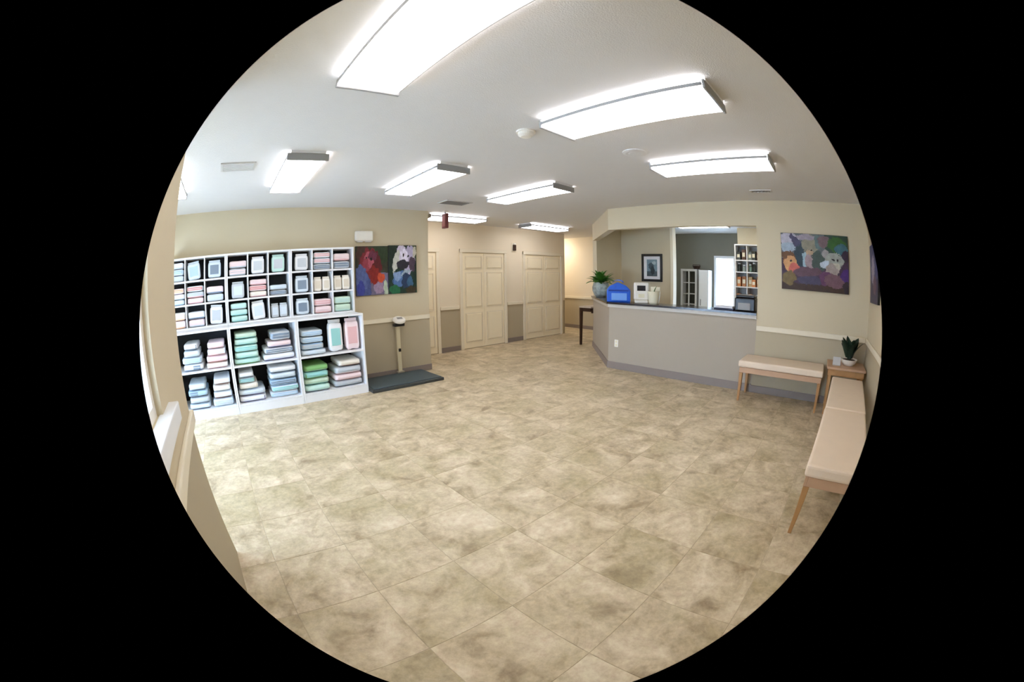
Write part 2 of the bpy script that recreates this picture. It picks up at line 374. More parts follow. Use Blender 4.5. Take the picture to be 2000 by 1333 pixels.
# ------------------------------------------------------------------ art prints (painted canvases)
def paint(name, w, h, nx, ny, bgf, shapes, seed, parent, loc, rot):
    """flat print: grid of coloured cells; (0,0) bottom left .. (1,1) top right"""
    rnd = random.Random(seed); me = bpy.data.meshes.new(name)
    vs = [((i/nx-.5)*w, 0, j/ny*h) for j in range(ny+1) for i in range(nx+1)]
    fs = [(j*(nx+1)+i, j*(nx+1)+i+1, (j+1)*(nx+1)+i+1, (j+1)*(nx+1)+i) for j in range(ny) for i in range(nx)]
    me.from_pydata(vs, [], fs); cols = []
    for j in range(ny):
        for i in range(nx):
            u, v = (i+.5)/nx, (j+.5)/ny
            u, v = u + .008*math.sin(v*38+seed) + .007*math.sin(u*61+v*23), v + .008*math.sin(u*34+seed*2) + .007*math.sin(v*57-u*19)   # brush strokes
            c = bgf(u, v)
            for s in shapes:
                cx, cy, rx, ry, a, col = s
                wob = .22*math.sin(u*31+seed+cy*20)*math.cos(v*27+cx*15) + rnd.uniform(-.12, .12)
                dx, dy = u-cx, v-cy; ca, sa = math.cos(a), math.sin(a)
                if ((dx*ca+dy*sa)/rx)**2 + ((-dx*sa+dy*ca)/ry)**2 < 1+wob: c = col
            k = rnd.uniform(.9, 1.1)*(1 + .12*math.sin(u*41+v*13+seed)*math.sin(v*33-u*17)); cols += [*(min(1, q*k) for q in lin(c)), 1.0]*4
    at = me.color_attributes.new('Col', 'FLOAT_COLOR', 'CORNER'); at.data.foreach_set('color', cols)
    return link(name, me, M_art, parent, loc, rot)
def canvas(x0, x1, y0, y1, z0, z1, label, face, side_mat, **kw):
    r = tag(empty('wall_print', ((x0+x1)/2, (y0+y1)/2, z0)), label, 'picture')
    cx, cy, cz = r.location
    box('canvas', x0-cx, x1-cx, y0-cy, y1-cy, 0, z1-z0, side_mat, r, .003, 1)
    if face == '-y': paint('print', x1-x0-.006, z1-z0-.006, 66, 84, loc=(0, y0-cy-.002, .003), rot=(0, 0, 0), parent=r, **kw)
    if face == '-x': paint('print', y1-y0-.006, z1-z0-.006, 110, 80, loc=(x0-cx-.002, 0, .003), rot=(0, 0, -math.pi/2), parent=r, **kw)
    if face == '+y': paint('print', x1-x0-.006, z1-z0-.006, 44, 50, loc=(0, y1-cy+.002, .003), rot=(0, 0, math.pi), parent=r, **kw)
D = (34, 32, 30)
canvas(1.995, 2.542, YA-.035, YA, 1.305, 2.055, 'square print of a red dog head, left of the pair over the scale', '-y', M_black, seed=3,
       bgf=lambda u, v: (52, 54, 40) if v > .45 else ((72, 84, 134) if u < .45 else (110, 104, 128)),
       shapes=[(.75, .85, .3, .22, 0, (44, 58, 36)), (.2, .85, .2, .2, 0, (72, 50, 44)), (.42, .66, .30, .30, .3, (122, 42, 48)), (.62, .60, .18, .32, .2, (88, 28, 30)), (.40, .72, .16, .17, 0, (172, 84, 98)),
               (.30, .62, .10, .14, .2, (146, 60, 72)), (.52, .80, .14, .10, 0, (104, 48, 66)), (.60, .36, .16, .24, .4, (128, 36, 30)), (.78, .34, .12, .10, 0, (186, 74, 44)), (.16, .36, .20, .26, .2, (86, 100, 152)), (.14, .14, .12, .16, 0, (62, 70, 150)),
               (.70, .14, .16, .12, 0, (150, 128, 150)), (.92, .12, .07, .18, 0, (172, 186, 160)), (.47, .74, .03, .03, 0, D), (.33, .76, .03, .03, 0, D)])
canvas(2.552, 3.055, YA-.035, YA, 1.305, 2.065, 'print of a white and black collie head, right of the pair over the scale', '-y', M_black, seed=5,
       bgf=lambda u, v: (30, 44, 34) if v > .5 else (28, 50, 40),
       shapes=[(.85, .82, .16, .2, 0, (60, 76, 50)), (.45, .82, .18, .20, .2, (206, 196, 214)), (.72, .70, .22, .30, -.3, (176, 166, 190)), (.26, .68, .10, .24, -.4, (196, 196, 184)), (.55, .76, .14, .16, 0, (226, 220, 236)),
               (.50, .60, .22, .10, 0, (42, 40, 48)), (.84, .60, .12, .16, 0, (74, 58, 70)), (.92, .86, .06, .12, 0, (196, 190, 172)), (.52, .80, .035, .03, 0, D), (.70, .78, .035, .03, 0, D),
               (.38, .30, .24, .16, .2, (78, 108, 152)), (.30, .36, .14, .10, 0, (130, 152, 186)), (.60, .42, .16, .06, .3, (150, 166, 176)), (.62, .26, .16, .16, 0, (40, 56, 84)), (.76, .24, .12, .10, 0, (58, 92, 120)), (.2, .08, .2, .1, 0, (36, 96, 60)), (.8, .06, .2, .08, 0, (60, 50, 34))])
canvas(XB-.04, XB, -.395, .668, 1.462, 2.208, 'large painting of cats and dogs on the tan wall over the bench', '-x', M_black, seed=9,
       bgf=lambda u, v: ((96, 102, 104) if u < .65 else (44, 66, 52)) if v > .55 else ((66, 48, 66) if v > .12 else (62, 44, 34)),
       shapes=[(.12, .90, .14, .12, .2, (176, 172, 184)), (.10, .74, .11, .10, 0, (154, 168, 182)), (.22, .84, .06, .16, .5, (70, 66, 92)), (.30, .62, .12, .20, 0, (40, 58, 66)), (.42, .80, .12, .20, 0, (134, 130, 112)), (.38, .94, .16, .05, 0, (150, 140, 148)), (.55, .86, .06, .12, 0, (92, 112, 112)),
               (.64, .88, .10, .10, 0, (114, 92, 94)), (.82, .84, .14, .14, 0, (52, 92, 40)), (.90, .76, .10, .10, 0, (64, 102, 112)), (.42, .66, .06, .07, 0, (176, 150, 122)), (.34, .50, .035, .16, 0, (150, 176, 186)), (.42, .50, .08, .14, 0, (150, 132, 134)), (.54, .52, .10, .18, 0, (62, 76, 70)),
               (.10, .56, .10, .12, 0, (100, 66, 36)), (.13, .44, .10, .15, .2, (196, 146, 96)), (.18, .38, .08, .08, 0, (190, 98, 84)), (.66, .66, .05, .09, .4, (150, 144, 142)), (.78, .54, .15, .15, 0, (150, 152, 142)), (.64, .48, .06, .07, 0, (190, 202, 214)), (.80, .46, .07, .07, 0, (186, 178, 160)), (.74, .34, .10, .16, 0, (156, 142, 134)), (.96, .66, .06, .10, 0, (52, 38, 54)),
               (.38, .32, .22, .09, .1, (92, 66, 76)), (.42, .18, .20, .08, 0, (70, 62, 84)), (.66, .24, .10, .12, 0, (92, 54, 84)), (.80, .20, .18, .12, 0, (108, 76, 84)), (.96, .30, .08, .12, 0, (72, 42, 104)), (.10, .20, .10, .12, 0, (112, 94, 56)), (.97, .10, .05, .12, 0, (44, 34, 40)),
               (.43, .72, .02, .02, 0, D), (.76, .57, .02, .02, 0, D), (.83, .57, .02, .02, 0, D), (.14, .50, .02, .02, 0, D)])
canvas(4.36, 5.085, YD, YD+.035, 1.40, 2.07, 'dark violet edged print on the right wall at the picture edge', '+y', M_black, seed=12,
       bgf=lambda u, v: (66, 66, 104) if v > .4 else (54, 48, 72), shapes=[(.4, .55, .2, .25, 0, (150, 140, 160)), (.6, .3, .2, .16, 0, (96, 72, 84))])
r = tag(empty('framed_picture', (8.0, 4.085, 1.43)), 'black framed grey print with white mat behind the counter', 'picture')
boxes('frame', [(-.03, 0, -.27, -.215, 0, .625), (-.03, 0, .215, .27, 0, .625), (-.03, 0, -.215, .215, 0, .055), (-.03, 0, -.215, .215, .57, .625)], M_black, r, .004)
box('mat_board', -.012, 0, -.215, .215, .055, .57, M_paper, r)
paint('print', .27, .38, 22, 30, lambda u, v: (120, 142, 152) if v > .3 else (78, 92, 98), [(.4, .6, .25, .2, 0, (70, 84, 92)), (.55, .35, .2, .25, 0, (44, 56, 62)), (.7, .8, .2, .1, 0, (168, 184, 190))], 4, r, (-.014, 0, .12), (0, 0, -math.pi/2))

# ------------------------------------------------------------------ shelves
S1, S2 = 5.338, 5.010
BX = [-1.04, -.06, .905, 1.872]
def unit(name, x0, x1, y0, y1, z0, z1, rows, cols, label, grp, plinth=0):
    t = .022; r = tag(empty(name, ((x0+x1)/2, (y0+y1)/2, z0)), label, 'shelf', grp)
    w = (x1-x0)/2-.002; d = (y1-y0)/2; h = z1-z0
    for s in (-1, 1): box('side_panel', s*w, s*(w-t), -d, d, 0, h-t-.004, M_white, r)
    box('top_panel', -w, w, -d, d, h-t-.002, h, M_white, r)
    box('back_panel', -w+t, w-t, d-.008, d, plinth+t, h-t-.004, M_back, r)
    zs = [plinth + (h-t-plinth)*i/rows for i in range(rows+1)]
    for z in zs[:-1]: box('shelf_board', -w+t+.001, w-t-.001, -d+.004, d-.008, z, z+t, M_white, r)
    if plinth: box('plinth', -w+t+.001, w-t-.001, -d+.002, -d+.03, 0, plinth-.002, M_white, r)
    cells = []
    for ri in range(rows):
        for c in range(cols):
            xa = -w+t + (2*w-2*t)*c/cols; xb = -w+t + (2*w-2*t)*(c+1)/cols
            if c: box('divider', xa-.008, xa+.008, -d+.006, d-.008, zs[ri]+t+.001, zs[ri+1]-.001, M_white, r)
            cells.append(((x0+x1)/2+xa+.012, (x0+x1)/2+xb-.012, z0+zs[ri]+t, z0+zs[ri+1]))
    return cells            # bottom row first
BAY = ['left', 'middle', 'right']
up = []; lo = []
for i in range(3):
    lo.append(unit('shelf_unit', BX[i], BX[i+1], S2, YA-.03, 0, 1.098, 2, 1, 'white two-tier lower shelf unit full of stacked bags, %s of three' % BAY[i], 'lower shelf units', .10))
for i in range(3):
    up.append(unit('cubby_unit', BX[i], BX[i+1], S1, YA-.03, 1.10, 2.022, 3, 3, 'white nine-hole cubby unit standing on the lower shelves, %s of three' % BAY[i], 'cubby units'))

C = dict(white=(236, 238, 240), ice=(214, 226, 234), blue=(176, 202, 222), mint=(196, 226, 216), teal=(150, 204, 200), pink=(236, 216, 216), rose=(222, 178, 176), red=(206, 146, 142), grey=(196, 202, 206),
         cream=(236, 230, 218), green=(132, 184, 116), lime=(204, 226, 206), violet=(134, 132, 170), slate=(124, 138, 152), orange=(232, 186, 150), brown=(140, 98, 84), navy=(78, 94, 122), beige=(216, 206, 186))
def cm(n): return mat('bag_' + n, C[n], .42, var=.05, scale=10)
def sgn(v, e): return math.copysign(abs(v)**e, v)
def bag_mesh(a, b, c, rnd, e1=.34, e2=.22, nu=28, nv=9):
    """pillow-like closed surface of half sizes a, b, c, slightly lumpy"""
    ph = [rnd.uniform(0, 6) for _ in range(4)]; vs = []; fs = []
    for j in range(nv+1):
        t = -math.pi/2 + math.pi*j/nv
        for i in range(nu):
            p = 2*math.pi*i/nu
            x = sgn(math.cos(t), e1)*sgn(math.cos(p), e2); y = sgn(math.cos(t), e1)*sgn(math.sin(p), e2); z = sgn(math.sin(t), e1)
            q = 1 + .035*math.sin(3*x+ph[0])*math.cos(2*y+ph[1]) ; q2 = 1 - .05 + .05*math.sin(4*x+ph[2])*math.cos(3*y+ph[3])
            vs.append((a*x*(.97+.03*q), b*y*(.97+.03*q), c*z*min(1, q2)))
    for j in range(nv):
        for i in range(nu): fs.append((j*nu+i, j*nu+(i+1) % nu, (j+1)*nu+(i+1) % nu, (j+1)*nu+i))
    fs.append(tuple(range(nu))[::-1]); fs.append(tuple(nv*nu+i for i in range(nu)))
    return vs, fs
def mk(vs, fs, name):
    me = bpy.data.meshes.new(name); me.from_pydata(vs, [], fs)
    for p in me.polygons: p.use_smooth = len(p.vertices) == 4
    return me
def patch(vs, fs, keep, name, lift=.0018):
    """thin printed label following the bag's own surface"""
    use = [f for f in fs if len(f) == 4 and keep([sum(vs[i][k] for i in f)/4 for k in range(3)])]
    if not use: return None
    idx = {}; nv = []; nf = []
    for f in use:
        q = []
        for i in f:
            if i not in idx: idx[i] = len(nv); x, y, z = vs[i]; nv.append((x*(1+lift*3), y-lift, z*(1+lift*6)))
            q.append(idx[i])
        nf.append(q)
    return mk(nv, nf, name)
NB = [0]
def lying(x, y, z, w, d, h, body, prt, label, group, tilt=0, yaw=0):
    rnd = random.Random(NB[0]); NB[0] += 1
    vs, fs = bag_mesh(w/2, d/2, h/2, rnd); vs = [(p[0], p[1], p[2]+h/2) for p in vs]
    o = link('food_bag', mk(vs, fs, 'food_bag'), cm(body), None, (x, y+d/2, z), (0, tilt, yaw)); tag(o, label, 'bag', group)
    if prt:
        lo_, hi_ = rnd.choice(((.02, .42), (.30, .72), (.05, .5)))
        me = patch(vs, fs, lambda c: c[1] < -d/2*.55 and abs(c[0]) < w*.46 and lo_*h < c[2] < hi_*h, 'print_band')
        if me: link('print_band', me, cm(prt), o)
        # folded end seam
        box('end_seam', -w*.40, w*.40, -d/2-.010, -d/2+.004, h*.47, h*.53, cm(body), o)
    return o
def upright(x, y, z, w, d, h, body, prt, label, group, tilt=0, yaw=0, mark='slate'):
    rnd = random.Random(NB[0]); NB[0] += 1
    vs, fs = bag_mesh(w/2, d/2, h/2*.93, rnd, .30, .30, 24, 9); vs = [(p[0], p[1]*(1 - .55*max(0, p[2]/h)), p[2]+h*.465) for p in vs]
    o = link('food_bag', mk(vs, fs, 'food_bag'), cm(body), None, (x, y+d/2, z), (0, tilt, yaw)); tag(o, label, 'bag', group)
    box('top_seam', -w*.44, w*.44, -.007, .007, h*.90, h, cm(body), o, .003, 1)
    me = patch(vs, fs, lambda c: c[1] < -d*.12 and abs(c[0]) < w*.36 and .46*h < c[2] < .66*h, 'print_band')
    if me: link('print_band', me, cm(prt), o)
    me = patch(vs, fs, lambda c: c[1] < -d*.12 and abs(c[0]) < w*.20 and .16*h < c[2] < .30*h, 'print_mark', .002)
    if me: link('print_mark', me, cm(mark), o)
    return o
ORD = ['bottom', 'second', 'third', 'fourth', 'fifth', 'sixth']
def place(k, n):
    if n == 1: return 'single'
    if k == 0: return 'lowest'
    if k == n-1: return 'topmost'
    return ORD[k]
NAME = dict(ice='bluish white', lime='pale green', slate='slate', rose='rose')
def nm(c): return NAME.get(c, c)
# --- lower units: stacks described bottom to top: (x0, x1) relative to the bay, list of (body, print, height, width factor)
low = {(0, 1): [((.24, .56), [('white', 'slate', .085, 1), ('ice', 'blue', .085, 1), ('ice', 'grey', .085, .8), ('white', 'slate', .08, .7)]), ((.61, .94), [('cream', 'rose', .07, 1), ('pink', 'red', .085, 1), ('white', 'rose', .085, .85), ('pink', 'rose', .08, .8)])],
       (1, 1): [((.04, .44), [('mint', 'green', .075, 1), ('mint', 'teal', .08, .92), ('mint', 'teal', .08, .9), ('mint', 'teal', .08, .9), ('lime', 'teal', .075, .85)]), ((.47, .95), [('white', 'violet', .08, 1), ('white', 'slate', .08, .92), ('pink', 'violet', .08, .75), ('grey', 'slate', .12, .62)])],
       (2, 1): [((.04, .42), [('ice', 'grey', .07, 1), ('blue', 'grey', .085, .9), ('ice', 'blue', .085, .88), ('ice', 'blue', .085, .86)])],
       (0, 0): [((.24, .58), [('ice', 'navy', .075, 1), ('grey', 'slate', .08, .95), ('blue', 'slate', .085, .95), ('ice', 'slate', .085, .8)]), ((.62, .94), [('ice', 'grey', .10, 1), ('white', 'brown', .085, .9), ('cream', 'grey', .09, .85), ('white', 'brown', .08, .8)])],
       (1, 0): [((.04, .46), [('white', 'violet', .08, 1), ('ice', 'violet', .08, 1), ('cream', 'grey', .08, .7), ('ice', 'teal', .075, .6), ('white', 'slate', .07, .55)]), ((.52, .95), [('white', 'blue', .075, 1), ('ice', 'teal', .08, .97), ('blue', 'slate', .08, .95), ('ice', 'slate', .085, .94), ('white', 'slate', .08, .93)])],
       (2, 0): [((.04, .44), [('mint', 'slate', .09, 1), ('lime', 'teal', .09, .97), ('teal', 'green', .085, .95), ('green', 'lime', .085, .95)]), ((.49, .95), [('grey', 'slate', .09, 1), ('pink', 'rose', .085, .95), ('grey', 'pink', .10, .9), ('cream', 'brown', .085, .75)])]}
rnd = random.Random(2)
for (bay, row), stacks in low.items():
    xa, xb, za, zb = lo[bay][row]; wd = BX[bay+1]-BX[bay]
    for si, ((f0, f1), items) in enumerate(stacks):
        z = za + .001; sx = BX[bay] + wd*(f0+f1)/2; sw = wd*(f1-f0)*.98
        for k, (bd, pr, hh, wf) in enumerate(items):
            w = sw*wf; side = 'left' if si == 0 else 'right'
            x = sx + rnd.uniform(-.008, .008) + (-(sw-w)/2*.7 if si == 0 and bay == 1 and row == 0 else ((sw-w)/2*.6 if si == 1 else 0))
            lying(x, S2+.03+rnd.uniform(0, .03), z, w, .50, hh, bd, pr, '%s bag with %s band, %s of %s stack, %s bay, %s lower shelf' % (nm(bd), nm(pr), place(k, len(items)), side, BAY[bay], ('bottom', 'upper')[row]), 'food bags on the lower shelves', 0, rnd.uniform(-.02, .02))
            z += hh + .0015
xa, xb, za, zb = lo[2][1]; wd = BX[3]-BX[2]
upright(BX[2]+wd*.585, S2+.05, za+.001, .20, .15, .43, 'white', 'teal', 'tall white bag with teal print standing in the right bay, upper lower shelf', 'standing bags on the lower shelves', mark='slate')
upright(BX[2]+wd*.84, S2+.05, za+.001, .20, .15, .43, 'pink', 'rose', 'tall pink bag standing at the right end, upper lower shelf', 'standing bags on the lower shelves', mark='slate')
# --- cubbies, top row first; S = lying stack (bottom up), U = upright bag, P = pair of small uprights
cub = [[('S', [('ice', 'grey'), ('ice', 'blue'), ('white', 'grey')], .25), ('U', 'ice', 'blue', .24, -.12), ('U', 'ice', 'slate', .23, 0), ('S', [('grey', 'pink'), ('pink', 'grey')], .20), ('U', 'white', 'grey', .23, 0), ('U', 'mint', 'grey', .24, 0), ('U', 'white', 'grey', .23, 0), ('S', [('grey', 'slate'), ('ice', 'rose'), ('white', 'rose')], .245), ('S', [('grey', 'slate'), ('pink', 'rose')], .22)],
       [('S', [('ice', 'blue'), ('white', 'grey'), ('pink', 'orange')], .22), ('S', [('pink', 'rose'), ('grey', 'rose'), ('white', 'red')], .23), ('S', [('ice', 'grey'), ('pink', 'slate')], .20), ('U', 'grey', 'ice', .22, 0), ('S', [('cream', 'rose'), ('pink', 'red'), ('pink', 'rose')], .235), ('S', [('grey', 'slate'), ('ice', 'grey')], .14), ('U', 'ice', 'slate', .23, 0), ('P', 'cream', 'beige', .20), ('P', 'cream', 'beige', .205)],
       [('S', [('pink', 'orange'), ('cream', 'orange')], .21), ('S', [('pink', 'grey'), ('white', 'slate')], .20), ('U', 'white', 'grey', .25, .06), ('S', [('mint', 'teal'), ('mint', 'teal'), ('mint', 'grey')], .245), ('U', 'white', 'ice', .245, -.08, 'orange'), ('P', 'grey', 'ice', .19), ('U', 'ice', 'slate', .22, 0), ('S', [('pink', 'rose'), ('pink', 'rose')], .20), ('S', [('lime', 'mint'), ('lime', 'mint')], .21)]]
CN = ['first', 'second', 'third', 'fourth', 'fifth', 'sixth', 'seventh', 'eighth', 'ninth']
for ri, row in enumerate(cub):
    rn = ('top', 'middle', 'bottom')[ri]
    for c, s in enumerate(row):
        xa, xb, za, zb = up[c//3][(2-ri)*3 + c % 3]; cx = (xa+xb)/2; w = (xb-xa)*.93; wh = '%s row cubby, %s column from left' % (rn, CN[c]); G = 'food packs in the cubbies'
        if s[0] == 'S':
            n = len(s[1]); hh = s[2]/n; z = za+.001
            for k, (bd, pr) in enumerate(s[1]):
                lying(cx+rnd.uniform(-.004, .004), S1+.018+rnd.uniform(0, .012), z, w*rnd.uniform(.93, 1), .22, hh-.0015, bd, pr, '%s bag with %s band, %s in %s' % (nm(bd), nm(pr), place(k, n), wh), G, 0, rnd.uniform(-.03, .03)); z += hh
        elif s[0] == 'U':
            upright(cx, S1+.03, za+.004, w*.74, .10, s[3], s[1], s[2], 'standing %s bag with %s print in %s' % (nm(s[1]), nm(s[2]), wh), G, s[4], mark=(s[5] if len(s) > 5 else 'slate'))
        else:
            for q in (-1, 1): upright(cx+q*w*.245, S1+.03, za+.001, w*.44, .09, s[3], s[1], s[2], 'small standing %s pack, %s of the pair in %s' % (nm(s[1]), 'left' if q < 0 else 'right', wh), G, mark='brown' if s[1] == 'cream' else 'slate')

# ------------------------------------------------------------------ animal scale
r = tag(empty('animal_scale', (2.47, 5.24, 0)), 'walk-on animal scale with dark platform and cream post beside the shelves', 'scale')
box('platform_base', -.58, .60, -.345, .345, 0.0, .045, M_plate2, r, .008); box('rubber_mat', -.55, .57, -.315, .315, .046, .056, M_plate, r, .004)
box('post', .155, .222, .30, .34, .057, .84, mat('scale_post', (206, 194, 160), .45), r, .008)
box('post_foot', .13, .25, .28, .344, .057, .085, M_alu, r, .006)
box('cable_clip', .17, .21, .275, .30, .40, .45, M_black, r, .008)
h_ = box('display_bracket', .10, .28, .24, .33, .80, .85, M_black, r, .012)
d_ = lathe('display_head', [(.05, -.02), (.10, -.012), (.11, .0), (.10, .02), (.06, .03)], M_wplas, r, 20, (.19, .26, .895), (math.radians(28), 0, 0))
d_.scale = (1, .8, 1.3)
box('screen', -.045, .045, -.03, .025, .030, .034, M_slat, d_)

# ------------------------------------------------------------------ benches
def bench(x, y, L, Wd, rz, label, h=.52):
    """long side along local x, y = depth"""
    r = tag(empty('bench', (x, y, 0), rz), label, 'bench', 'padded wooden benches')
    box('seat_cushion', -L/2, L/2, -Wd/2, Wd/2, h-.085, h, M_cush, r, .022, 3)
    fr = boxes('seat_frame', [(-L/2+.02, L/2-.02, -Wd/2+.015, -Wd/2+.04, h-.155, h-.087), (-L/2+.02, L/2-.02, Wd/2-.04, Wd/2-.015, h-.155, h-.087), (-L/2+.02, -L/2+.045, -Wd/2+.04, Wd/2-.04, h-.155, h-.087), (L/2-.045, L/2-.02, -Wd/2+.04, Wd/2-.04, h-.155, h-.087)], M_cushw, r, .003)
    for sx in (-1, 1):
        for sy in (-1, 1): taper('leg', .014, .014, .024, .024, 0, h-.157, M_wood, r, (sx*(L/2-.045), sy*(Wd/2-.042), 0))
    return r
bench(5.165, .541, 1.24, .52, math.pi/2, 'padded bench standing under the large animal painting', .535)
a = math.radians(-3.4)
def along(x0, y0, L, Wd): return (x0 + math.cos(a)*L/2 + math.sin(a)*Wd/2, y0 + math.sin(a)*L/2 - math.cos(a)*Wd/2)
x, y = along(2.235, -.055, 1.255, .46); bench(x, y, 1.255, .46, a, 'nearer padded bench along the right wall, cut by the picture edge')
x, y = along(3.500, -.135, 1.30, .46); bench(x, y, 1.30, .46, a, 'farther padded bench along the right wall, before the corner table')

# corner table with plant
r = tag(empty('corner_table', (5.17, -.42, 0)), 'low square wooden table in the corner between the benches', 'table')
box('table_top', -.26, .26, -.30, .30, .575, .605, M_cushw, r, .006)
boxes('apron', [(-.24, -.22, -.28, .28, .50, .573), (.22, .24, -.28, .28, .50, .573), (-.22, .22, -.28, -.26, .50, .573), (-.22, .22, .26, .28, .50, .573)], M_wood, r)
for sx in (-1, 1):
    for sy in (-1, 1): taper('leg', .016, .016, .024, .024, 0, .573, M_wood, r, (sx*.205, sy*.245, 0))
def leaf_mesh(L, wd, droop, fold=.25):
    vs = []; n = 6
    for i in range(n+1):
        t = i/n; wv = wd*math.sin(math.pi*min(1, t*.92+.08))**.8*(1 if i < n else .05); x = L*t; z = L*(.55*t - droop*t*t)
        vs += [(x*.85, -wv, z+wv*fold), (x*.85, 0, z), (x*.85, wv, z+wv*fold)]
    fs = []
    for i in range(n):
        for k in (0, 1): fs.append((3*i+k, 3*i+k+1, 3*i+k+4, 3*i+k+3))
    me = bpy.data.meshes.new('leaf'); me.from_pydata(vs, [], fs)
    for p in me.polygons: p.use_smooth = True
    return me
def leaves(r, n, me, m, z, seed, tilt, smin, smax, spread=.03):
    rr = random.Random(seed); me.materials.append(m)
    for i in range(n):
        o = bpy.data.objects.new('leaf', me); COL.objects.link(o); o.parent = r
        s = rr.uniform(smin, smax); o.scale = (s, s, s); an = i*2.399+rr.uniform(-.3, .3)
        o.location = (math.cos(an)*spread*rr.random(), math.sin(an)*spread*rr.random(), z + .05*rr.random())
        o.rotation_euler = (rr.uniform(-.2, .2), -rr.uniform(*tilt), an)
r = tag(empty('potted_plant', (5.16, -.45, .606)), 'dark leafy plant in a white bowl on the corner table', 'plant')
lathe('bowl', [(.07, 0), (.11, .03), (.135, .08), (.125, .08), (.10, .05)], M_wplas, r, 22); lathe('soil', [(.11, .055), (.11, .066), (.02, .07)], M_soil, r, 18)
leaves(r, 30, leaf_mesh(.28, .05, .22), M_dleaf, .07, 3, (.3, 1.15), .7, 1.05, .06)
r = tag(empty('small_card', (5.06, -.26, .606)), 'small grey card standing on the corner table left of the plant', 'card')
box('card_panel', -.004, .004, -.06, .06, .004, .10, M_vent, r); box('card_foot', -.03, .03, -.06, .06, 0, .004, M_vent, r)

# ------------------------------------------------------------------ things on the counter
r = tag(empty('potted_plant', (6.735, 4.655, CT)), 'green bushy plant in a mottled grey glazed pot at the counter end', 'plant')
lathe('pot', [(.09, 0), (.13, .03), (.175, .12), (.18, .20), (.15, .30), (.135, .30), (.13, .27)], M_pot, r, 26); lathe('soil', [(.13, .272), (.13, .285), (.02, .29)], M_soil, r, 18)
leaves(r, 64, leaf_mesh(.30, .042, .36), M_leaf, .28, 8, (-.45, 1.0), .6, 1.2, .09)
# blue carry bag
r = tag(empty('carry_bag', (5.64, 3.53, CT), math.radians(-58)), 'bright blue gabled carry bag on the counter beside the plant', 'bag')
bm = bmesh.new(); q = [(-.20, 0), (.20, 0), (.20, .20), (.13, .27), (-.02, .33), (-.16, .26), (-.20, .20)]
A = [bm.verts.new((px, -.11, pz)) for px, pz in q]; B = [bm.verts.new((px, .11, pz)) for px, pz in q]
bm.faces.new(A); bm.faces.new(B[::-1])
for i in range(len(q)): bm.faces.new((A[i], A[(i+1) % len(q)], B[(i+1) % len(q)], B[i]))
link('bag_body', done(bm, 'bag_body', .02, 3), M_blue, r)
box('front_pocket', -.12, .14, -.128, -.112, .03, .15, M_lblue, r, .006); box('zip_flap', -.17, .17, -.122, -.111, .18, .205, mat('dark_blue', (24, 56, 140), .5), r, .004)
bm = bmesh.new()
for s in (-1, 1):
    pr = None
    for i in range(9):
        t = math.pi*i/8; c = (-.01+.09*math.cos(t), s*.03, .315+.05*math.sin(t))
        cur = [bm.verts.new((c[0]+.006*dx, c[1]+.012*dy, c[2]+.006*dz)) for dx, dy, dz in ((-1, -1, -1), (1, -1, 1), (1, 1, 1), (-1, 1, -1))]
        if pr:
            for k in range(4): bm.faces.new((pr[k], pr[(k+1) % 4], cur[(k+1) % 4], cur[k]))
        pr = cur
link('strap', done(bm, 'strap'), M_blue, r)
# white device
r = tag(empty('display_device', (5.66, 3.10, CT), math.radians(-58)), 'white upright device with small dark screen on the counter', 'device')
box('base', -.11, .11, -.09, .09, 0, .05, M_wplas, r, .015); box('screen_case', -.125, .125, -.045, .045, .052, .335, M_wplas, r, .025, 3)
box('screen', -.07, .07, -.049, -.044, .20, .285, M_black, r, .004); box('keypad', -.05, .05, -.05, -.045, .09, .15, M_cream, r, .003)
r = tag(empty('cream_planter', (5.66, 2.86, CT)), 'cream tilted scoop shaped holder on the counter right of the device', 'holder')
lathe('cup', [(.07, 0), (.085, .02), (.10, .16), (.105, .20), (.095, .20), (.08, .04)], M_cream, r, 22)
box('back_card', -.01, .0, -.085, .085, .15, .27, M_cream, r, .004, loc=(.06, 0, 0))
leaves(r, 5, leaf_mesh(.15, .02, .2), M_leaf, .12, 21, (.2, .8), .7, 1.0, .05)
r = tag(empty('printer', (5.68, 1.27, CT)), 'black desk printer at the right end of the counter', 'printer')
box('body', -.13, .13, -.165, .165, 0, .19, M_black, r, .02, 3); box('front_panel', -.136, -.13, -.09, .11, .02, .12, M_slat, r, .003, 1); box('lid', -.115, .125, -.15, .15, .192, .225, M_black, r, .012)
box('paper_tray', -.02, .10, -.12, .12, .226, .236, M_slat, r)
r = tag(empty('paper_tray', (5.70, 1.62, CT)), 'dark tray of white papers on the counter left of the printer', 'tray')
box('tray', -.12, .12, -.16, .16, 0, .022, mat('tray_blue', (46, 48, 74), .5), r, .004); box('paper_stack', -.10, .10, -.14, .14, .023, .05, M_paper, r)

